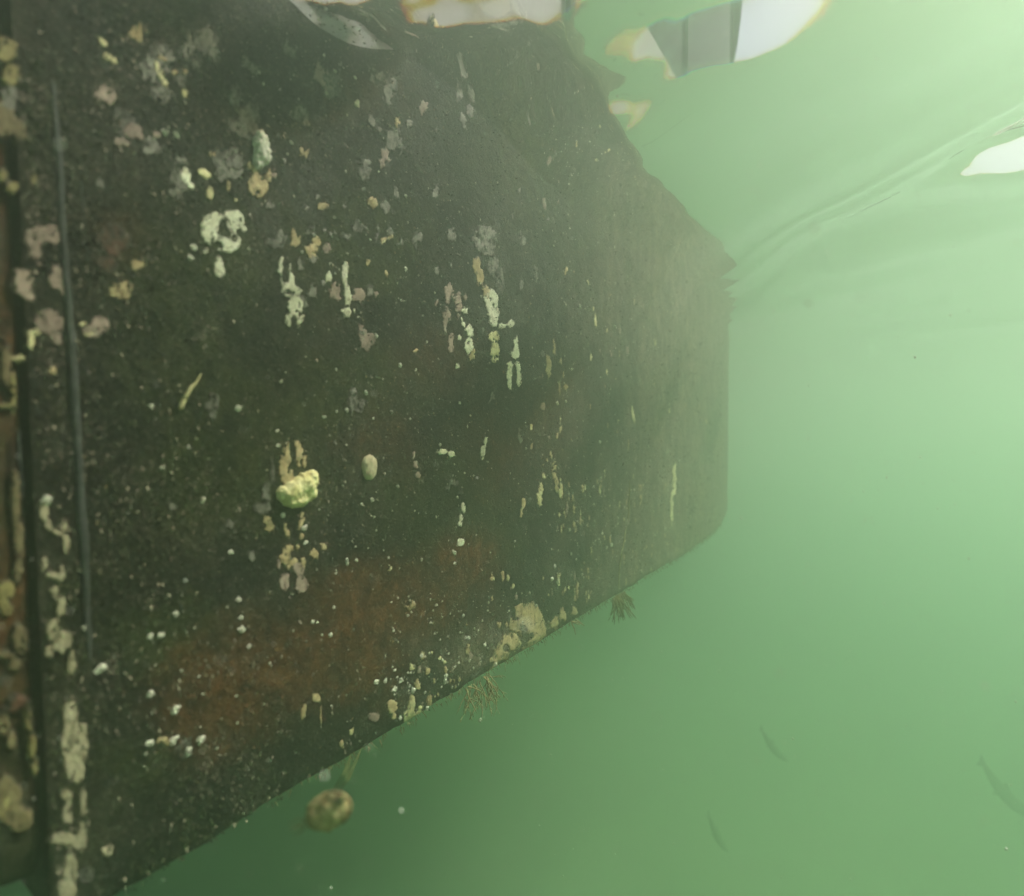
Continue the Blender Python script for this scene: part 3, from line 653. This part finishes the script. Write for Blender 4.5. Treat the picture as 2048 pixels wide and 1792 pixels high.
# a short turf of algae, silt and tiny shells over the whole side
def turf():
    rs = np.random.RandomState(12); n = 90000
    x = rs.uniform(20, 1500, n); y = rs.uniform(0, 1800, n); s, z = on_hull(x, y)
    ok = (z > ZB+.004) & (z < -.012) & (s > s_edge(z)+.002) & (s < 2.6)
    dens = fbm(s*16+60, z*13+60, 81, 5, .6); ok &= rs.rand(n) < np.clip((dens-.30)*2.6, .05, 1)
    s, z, x, y = s[ok], z[ok], x[ok], y[ok]; n = len(s)
    d = np.hypot(s+.2, .45); r = rs.uniform(.0010, .0032, n)*np.clip(d*1.1, .7, 2.0); h0 = relief(s, z)
    an = rs.uniform(0, 2*np.pi, n); ln = r*rs.uniform(.6, 1.6, n); lift = r*rs.uniform(.3, 1.1, n)
    ca, sa = np.cos(an), np.sin(an)
    a = hull_pt(s-sa*r*.5, z+ca*r*.5, h0-.0003); b = hull_pt(s+sa*r*.5, z-ca*r*.5, h0-.0003)
    c = hull_pt(s+ca*ln, z+sa*ln-r*.4, h0+lift)
    V = np.stack([a, b, c], 1).reshape(-1, 3); F = np.arange(3*n).reshape(-1, 3)
    me = fast_mesh('algae_turf', V, F, False)
    for k in ('turf_dark', 'turf_olive', 'turf_brown', 'turf_grey', 'turf_pale'): me.materials.append(M[k])
    def near(c): return np.min([np.hypot((x-cx)/rx, (y-cy)/ry) for cx, cy, rx, ry in c], 0)
    bz = near(((430, 1410, 130, 110), (600, 1330, 170, 100), (780, 1220, 180, 90), (930, 1120, 100, 80), (1010, 900, 90, 110), (1100, 830, 70, 150)))
    u = rs.rand(n); m1 = fbm(s*25+60, z*25+60, 83, 3); m2 = fbm(s*45+60, z*38+60, 85, 3)
    mi = np.zeros(n, np.int32)
    mi[(m1+.25*(u-.5)) > .50] = 1; mi[(bz+.5*(u-.5)) < .95] = 2; mi[(m2+.3*(rs.rand(n)-.5)) > .62] = 3
    far = sstep(.5, 1.4, s); mi[rs.rand(n) < .55*far] = 3; mi[rs.rand(n) < .07+.12*far] = 4  # more grey and pale blades with distance, haze put into the colour
    me.polygons.foreach_set('material_index', mi)
    obj('algae_turf', me, None, hull, kind='stuff')
for k_, c_ in (('dark', (.010, .013, .008)), ('olive', (.035, .042, .012)), ('brown', (.085, .038, .014)), ('grey', (.13, .11, .08)), ('pale', (.34, .30, .21))):
    M['turf_'+k_] = crust_material('turf_'+k_, c_, tuple(q*1.6 for q in c_), tuple(q*.5 for q in c_), 60, .2)
turf()
# short filaments along the chine
def fringe():
    P = []
    for k in range(900):
        s = rng.uniform(.1, 1.9); z = ZB+rng.uniform(-.002, .012); L_ = rng.uniform(.002, .008)*(1 if rng.random() < .9 else 2)
        p = hull_pt(s, z+float(edge_z(s)), -.006); d = np.array([HD[0]*rng.uniform(-.6, .6), HD[1]*rng.uniform(-.6, .6), -rng.uniform(.4, 1)]) + np.array([HN[0], HN[1], 0])*rng.uniform(0, .8)
        P.append(tube([p, p+d*L_*.5, p+d*L_+np.array([0, 0, -.001])], [.0005, .0004, .0001], 4))
    v, f = join(P); obj('edge_fringe', mesh('edge_fringe', v, f), M['hydroid'], hull, kind='stuff')
fringe()

# ------------------------------------------------------------------ animals and weed growing on the hull
def solo(name, mat, T, ells, label, cat, **kw):
    return patch(name, mat, T, ells, dome=True, parent=None, label=label, cat=cat, **kw)
solo('sponge', 'sponge', .011, [(578, 985, 27, 20, -14), (606, 972, 25, 24), (620, 952, 11, 12), (592, 1002, 22, 12, -10)], 'bright yellow lumpy sponge under a brown mesh crust', 'sponge', rough=.32, fscale=.8)
solo('oyster_shell', 'barnacle', .0055, [(520, 285, 13, 28, -8), (524, 310, 14, 22), (514, 330, 7, 12, 15)], 'brightest white oyster-like shell high on the left', 'shell', rough=.5, fscale=1.4)
solo('clam_shell', 'shell', .0045, [(739, 925, 11, 14), (738, 942, 12.5, 20)], 'smooth cream oval shell alone in the middle of the hull', 'shell', rough=.10)
n = 26; p = on_path([(357, 820), (366, 800), (379, 776), (388, 768), (400, 748)], n, .0012)
v, f = tube(p, taper(n, .0019, 1.1, .45), 8); o = obj('worm_tube', mesh('worm_tube', v, f), M['yellow'], None, 'thin bent yellowish worm tube lying on dark paint', 'worm tube')
n = 22; p = on_path([(1230, 700), (1258, 960), (1254, 1040), (1240, 1120), (1237, 1180)][1:], n, .0008)
v, f = tube(p, taper(n, .0016, .6, .8)*(.6+.8*np.random.RandomState(4).rand(n)), 6); obj('worm_tube', mesh('worm_tube', v, f), M['yellow'], None, 'long thin knobbly upright tube at the far end of the hull', 'worm tube')

def blob(center, rad, seed, amp=.12, nu=28, nv=18, fx=2.2):
    V, F = [], []
    for j in range(nv+1):
        th = math.pi*j/nv
        for i in range(nu):
            ph = 2*math.pi*i/nu; d = np.array((math.sin(th)*math.cos(ph), math.sin(th)*math.sin(ph), math.cos(th)))
            k = 1+amp*2*(float(fbm(np.array(d[0]*fx+5+d[2]), np.array(d[1]*fx+9-d[2]*.7), seed, 4, .6))-.5)
            V.append(np.asarray(center)+d*np.asarray(rad)*k)
    for j in range(nv):
        for i in range(nu): F.append((j*nu+i, (j+1)*nu+i, (j+1)*nu+(i+1) % nu, j*nu+(i+1) % nu))
    return V, F
def sea_squirt():
    D = .34
    root = obj('sea_squirt', None, None, None, 'brown rounded sea squirt hanging on a strand below the bottom edge', 'sea squirt')
    mm = D/FPX
    body = at(655, 1622, D); root.location = tuple(body)
    V, F = blob((0, 0, 0), (46*mm, 30*mm, 33*mm), 8, .22, 48, 30, 3.4)
    ca, sa = math.cos(R(24)), math.sin(R(24))
    V = [np.array((x*ca-z*sa, y, x*sa+z*ca)) for x, y, z in V]
    obj('body', mesh('body', V, F), M['squirt'], root)
    def P(x, y, d=0.0): return at(x, y, D+d)-body
    for (x, y, dx, dy, r) in ((688, 1594, 5, -4, 7), (640, 1640, -5, 6, 7)):
        v, f = tube([P(x-dx*2, y-dy*2, -.006), P(x, y, -.006), P(x+dx*.8, y+dy*.8, -.006)], [r*mm*1.3, r*mm, r*mm*.8], 10); obj('siphon', mesh('siphon', v, f), M['squirt'], root)
    rim = [P(655+50*math.cos(R(a))*ca*.98+37*math.sin(R(a))*sa, 1622-50*math.cos(R(a))*sa+37*math.sin(R(a))*ca*.98, -.003) for a in range(-70, 75, 8)]
    v, f = tube(rim, taper(len(rim), 3.2*mm, 1, 1), 6); obj('rim', mesh('rim', v, f), M['tan'], root)
    e1 = hull_pt(*on_hull(735., 1498.), -.008)-body; e2 = hull_pt(*on_hull(712., 1512.), -.008)-body
    for c in ([P(668, 1598), P(684, 1572), P(700, 1548), e1], [P(655, 1598), P(672, 1574), P(694, 1536), e2]):
        c = smooth_path(c, 24); v, f = tube(c, taper(24, .0005, 1.2, .8), 6); obj('stalk', mesh('stalk', v, f), M['weed'], root)
    parts = []; r_ = random.Random(3)
    for k in range(16):
        x, y = r_.uniform(612, 640), r_.uniform(1636, 1652); pts = [P(x, y, r_.uniform(-.004, .004))]
        for j in range(5): x -= r_.uniform(3, 13); y += r_.uniform(-1, 8); pts.append(P(x, y, r_.uniform(-.004, .004)))
        parts.append(tube(smooth_path(pts, 12), taper(12, .00022, 1, .3), 4))
    v, f = join(parts); obj('filaments', mesh('filaments', v, f), M['squirt'], root)
sea_squirt()
def tuft(name, px0, py0, spread, count, length, mat, label, cat, seed, r0=.0009, lean=(.25, 1.0), branch=True, droop=.2):
    r_ = random.Random(seed); s, z = on_hull(float(px0), float(py0)); root = hull_pt(s, max(z, ZB+.001), -.004)
    parts = []
    def grow(p, d, L_, r, depth):
        n = 5; pts = [p]
        for k in range(n):
            d = d + np.array([r_.uniform(-.25, .25), r_.uniform(-.25, .25), r_.uniform(-.2, .2)-droop*.3]); d = d/np.linalg.norm(d); pts.append(pts[-1]+d*L_/n)
        parts.append(tube(smooth_path(pts, 9), taper(9, r, 1.1, .6), 5))
        if branch and depth > 0:
            for k in range(r_.choice((2, 3, 3))):
                i = r_.randint(2, n); e = d + np.array([r_.uniform(-1, 1), r_.uniform(-1, 1), r_.uniform(-.9, .5)])*.9
                grow(pts[i], e/np.linalg.norm(e), L_*r_.uniform(.4, .65), r*.75, depth-1)
    for k in range(count):
        u = r_.uniform(-spread, spread)
        p = root + np.array([HD[0], HD[1], 0])*u
        d = np.array([HD[0], HD[1], 0])*r_.uniform(-.6, .6+lean[0]) + np.array([HN[0], HN[1], 0])*r_.uniform(0, .7) + np.array([0, 0, -lean[1]])
        grow(p, d/np.linalg.norm(d), length*r_.uniform(.6, 1.15), r0, 2 if branch else 0)
    v, f = join(parts)
    return obj(name, mesh(name, v, f), M[mat], None, label, cat)
tuft('hydroid_tuft', 960, 1372, .024, 16, .034, 'hydroid', 'brown branching hydroid tuft hanging below the bottom edge', 'hydroid', 4, lean=(1.0, .75))
tuft('weed_tuft', 1240, 1190, .030, 40, .055, 'weed', 'olive weed tuft trailing from the far bottom edge', 'seaweed', 9, .0016, (1.0, .8), False)
tuft('hydroid_tuft', 1150, 1240, .012, 4, .030, 'hydroid', 'small pale hydroid sprig between the two larger tufts', 'hydroid', 14, .0010, (1.2, .3), False)

# ------------------------------------------------------------------ small slender fish deeper in the murk
def fish(p0, p1, dist, bend, label):
    a = at(p0[0], p0[1], dist); b = at(p1[0], p1[1], dist*1.06); L_ = np.linalg.norm(b-a)
    root = obj('slender_fish', None, None, None, label, 'fish', 'slender fish below the hull'); root.location = tuple(a)
    d = (b-a)/L_; up = np.array((0, 0, 1.))-d*d[2]; up /= np.linalg.norm(up); sd = np.cross(d, up)
    n = 22; t = np.linspace(0, 1, n); w_ = L_*.055*np.sin(np.pi*np.clip(t*.93+.04, 0, 1))**.7
    c = (t[:, None]*L_)*d + (bend*L_*np.sin(np.pi*t))[:, None]*up
    V, F = [], []
    for i in range(n):
        for k in range(10):
            an = 2*math.pi*k/10; V.append(c[i]+w_[i]*(math.cos(an)*up+.6*math.sin(an)*sd))
    for i in range(n-1):
        for k in range(10): F.append((i*10+k, i*10+(k+1) % 10, (i+1)*10+(k+1) % 10, (i+1)*10+k))
    F.append(tuple(range(10))[::-1]); F.append(tuple((n-1)*10+k for k in range(10)))
    obj('body', mesh('body', V, F), M['fish'], root)
    def fin(name, o_, pts, th):
        q = [o_+x*L_*d+y*L_*up for x, y in pts]; m = len(q)
        VV = [p+sd*th for p in q]+[p-sd*th for p in q]; FF = [tuple(range(m)), tuple(range(m, 2*m))[::-1]]+[(i, (i+1) % m, (i+1) % m+m, i+m) for i in range(m)]
        obj(name, mesh(name, VV, FF, False), M['fish'], root)
    fin('tail_fin', c[0], [(.03, .012), (-.07, .045), (-.05, 0), (-.07, -.045), (.03, -.012)], L_*.004)
    fin('dorsal_fin', c[9], [(-.10, .040), (-.06, .085), (.06, .050), (.07, .040)], L_*.003)
    fin('anal_fin', c[7], [(-.06, -.035), (-.05, -.075), (.05, -.045), (.06, -.035)], L_*.003)
fish((1524, 1460), (1576, 1522), 2.6, -.05, 'faint small slender fish, topmost of the lower group')
fish((1418, 1632), (1456, 1704), 2.7, -.04, 'faint slender fish lowest and nearest the hull')
fish((1966, 1528), (2080, 1640), 2.3, -.06, 'largest faint slender fish at the right edge')

# ------------------------------------------------------------------ drifting particles
def snow():
    rs = np.random.RandomState(11); n = 12000
    d = .14+2.4*rs.rand(n)**.7; x = rs.uniform(-40, 2090, n); y = rs.uniform(-20, 1830, n); p = at(x, y, d[:, None])
    q = (p[:, 0]-P0[0])*HN[0]+(p[:, 1]-P0[1])*HN[1]; ok = (q > .015) & (p[:, 2] < -.03); p = p[ok]; d = d[ok]; n = len(p)
    r = rs.uniform(.0003, .0011, n)*np.where(rs.rand(n) < .04, 2.4, 1)*np.clip(d, .5, 1.6)
    o = np.array(((1, 0, 0), (-1, 0, 0), (0, 1, 0), (0, -1, 0), (0, 0, 1), (0, 0, -1)), float)
    V = p[:, None, :] + o[None]*(r[:, None, None]*rs.uniform(.5, 1.6, (n, 6, 3)))
    f = np.array(((0, 2, 4), (2, 1, 4), (1, 3, 4), (3, 0, 4), (2, 0, 5), (1, 2, 5), (3, 1, 5), (0, 3, 5)))
    F = (f[None]+6*np.arange(n)[:, None, None]).reshape(-1, 3)
    obj('drifting_particles', fast_mesh('drifting_particles', V, F), M['silt_haze'], None, 'pale silty specks drifting in the green water', 'particles', kind='stuff')
snow()
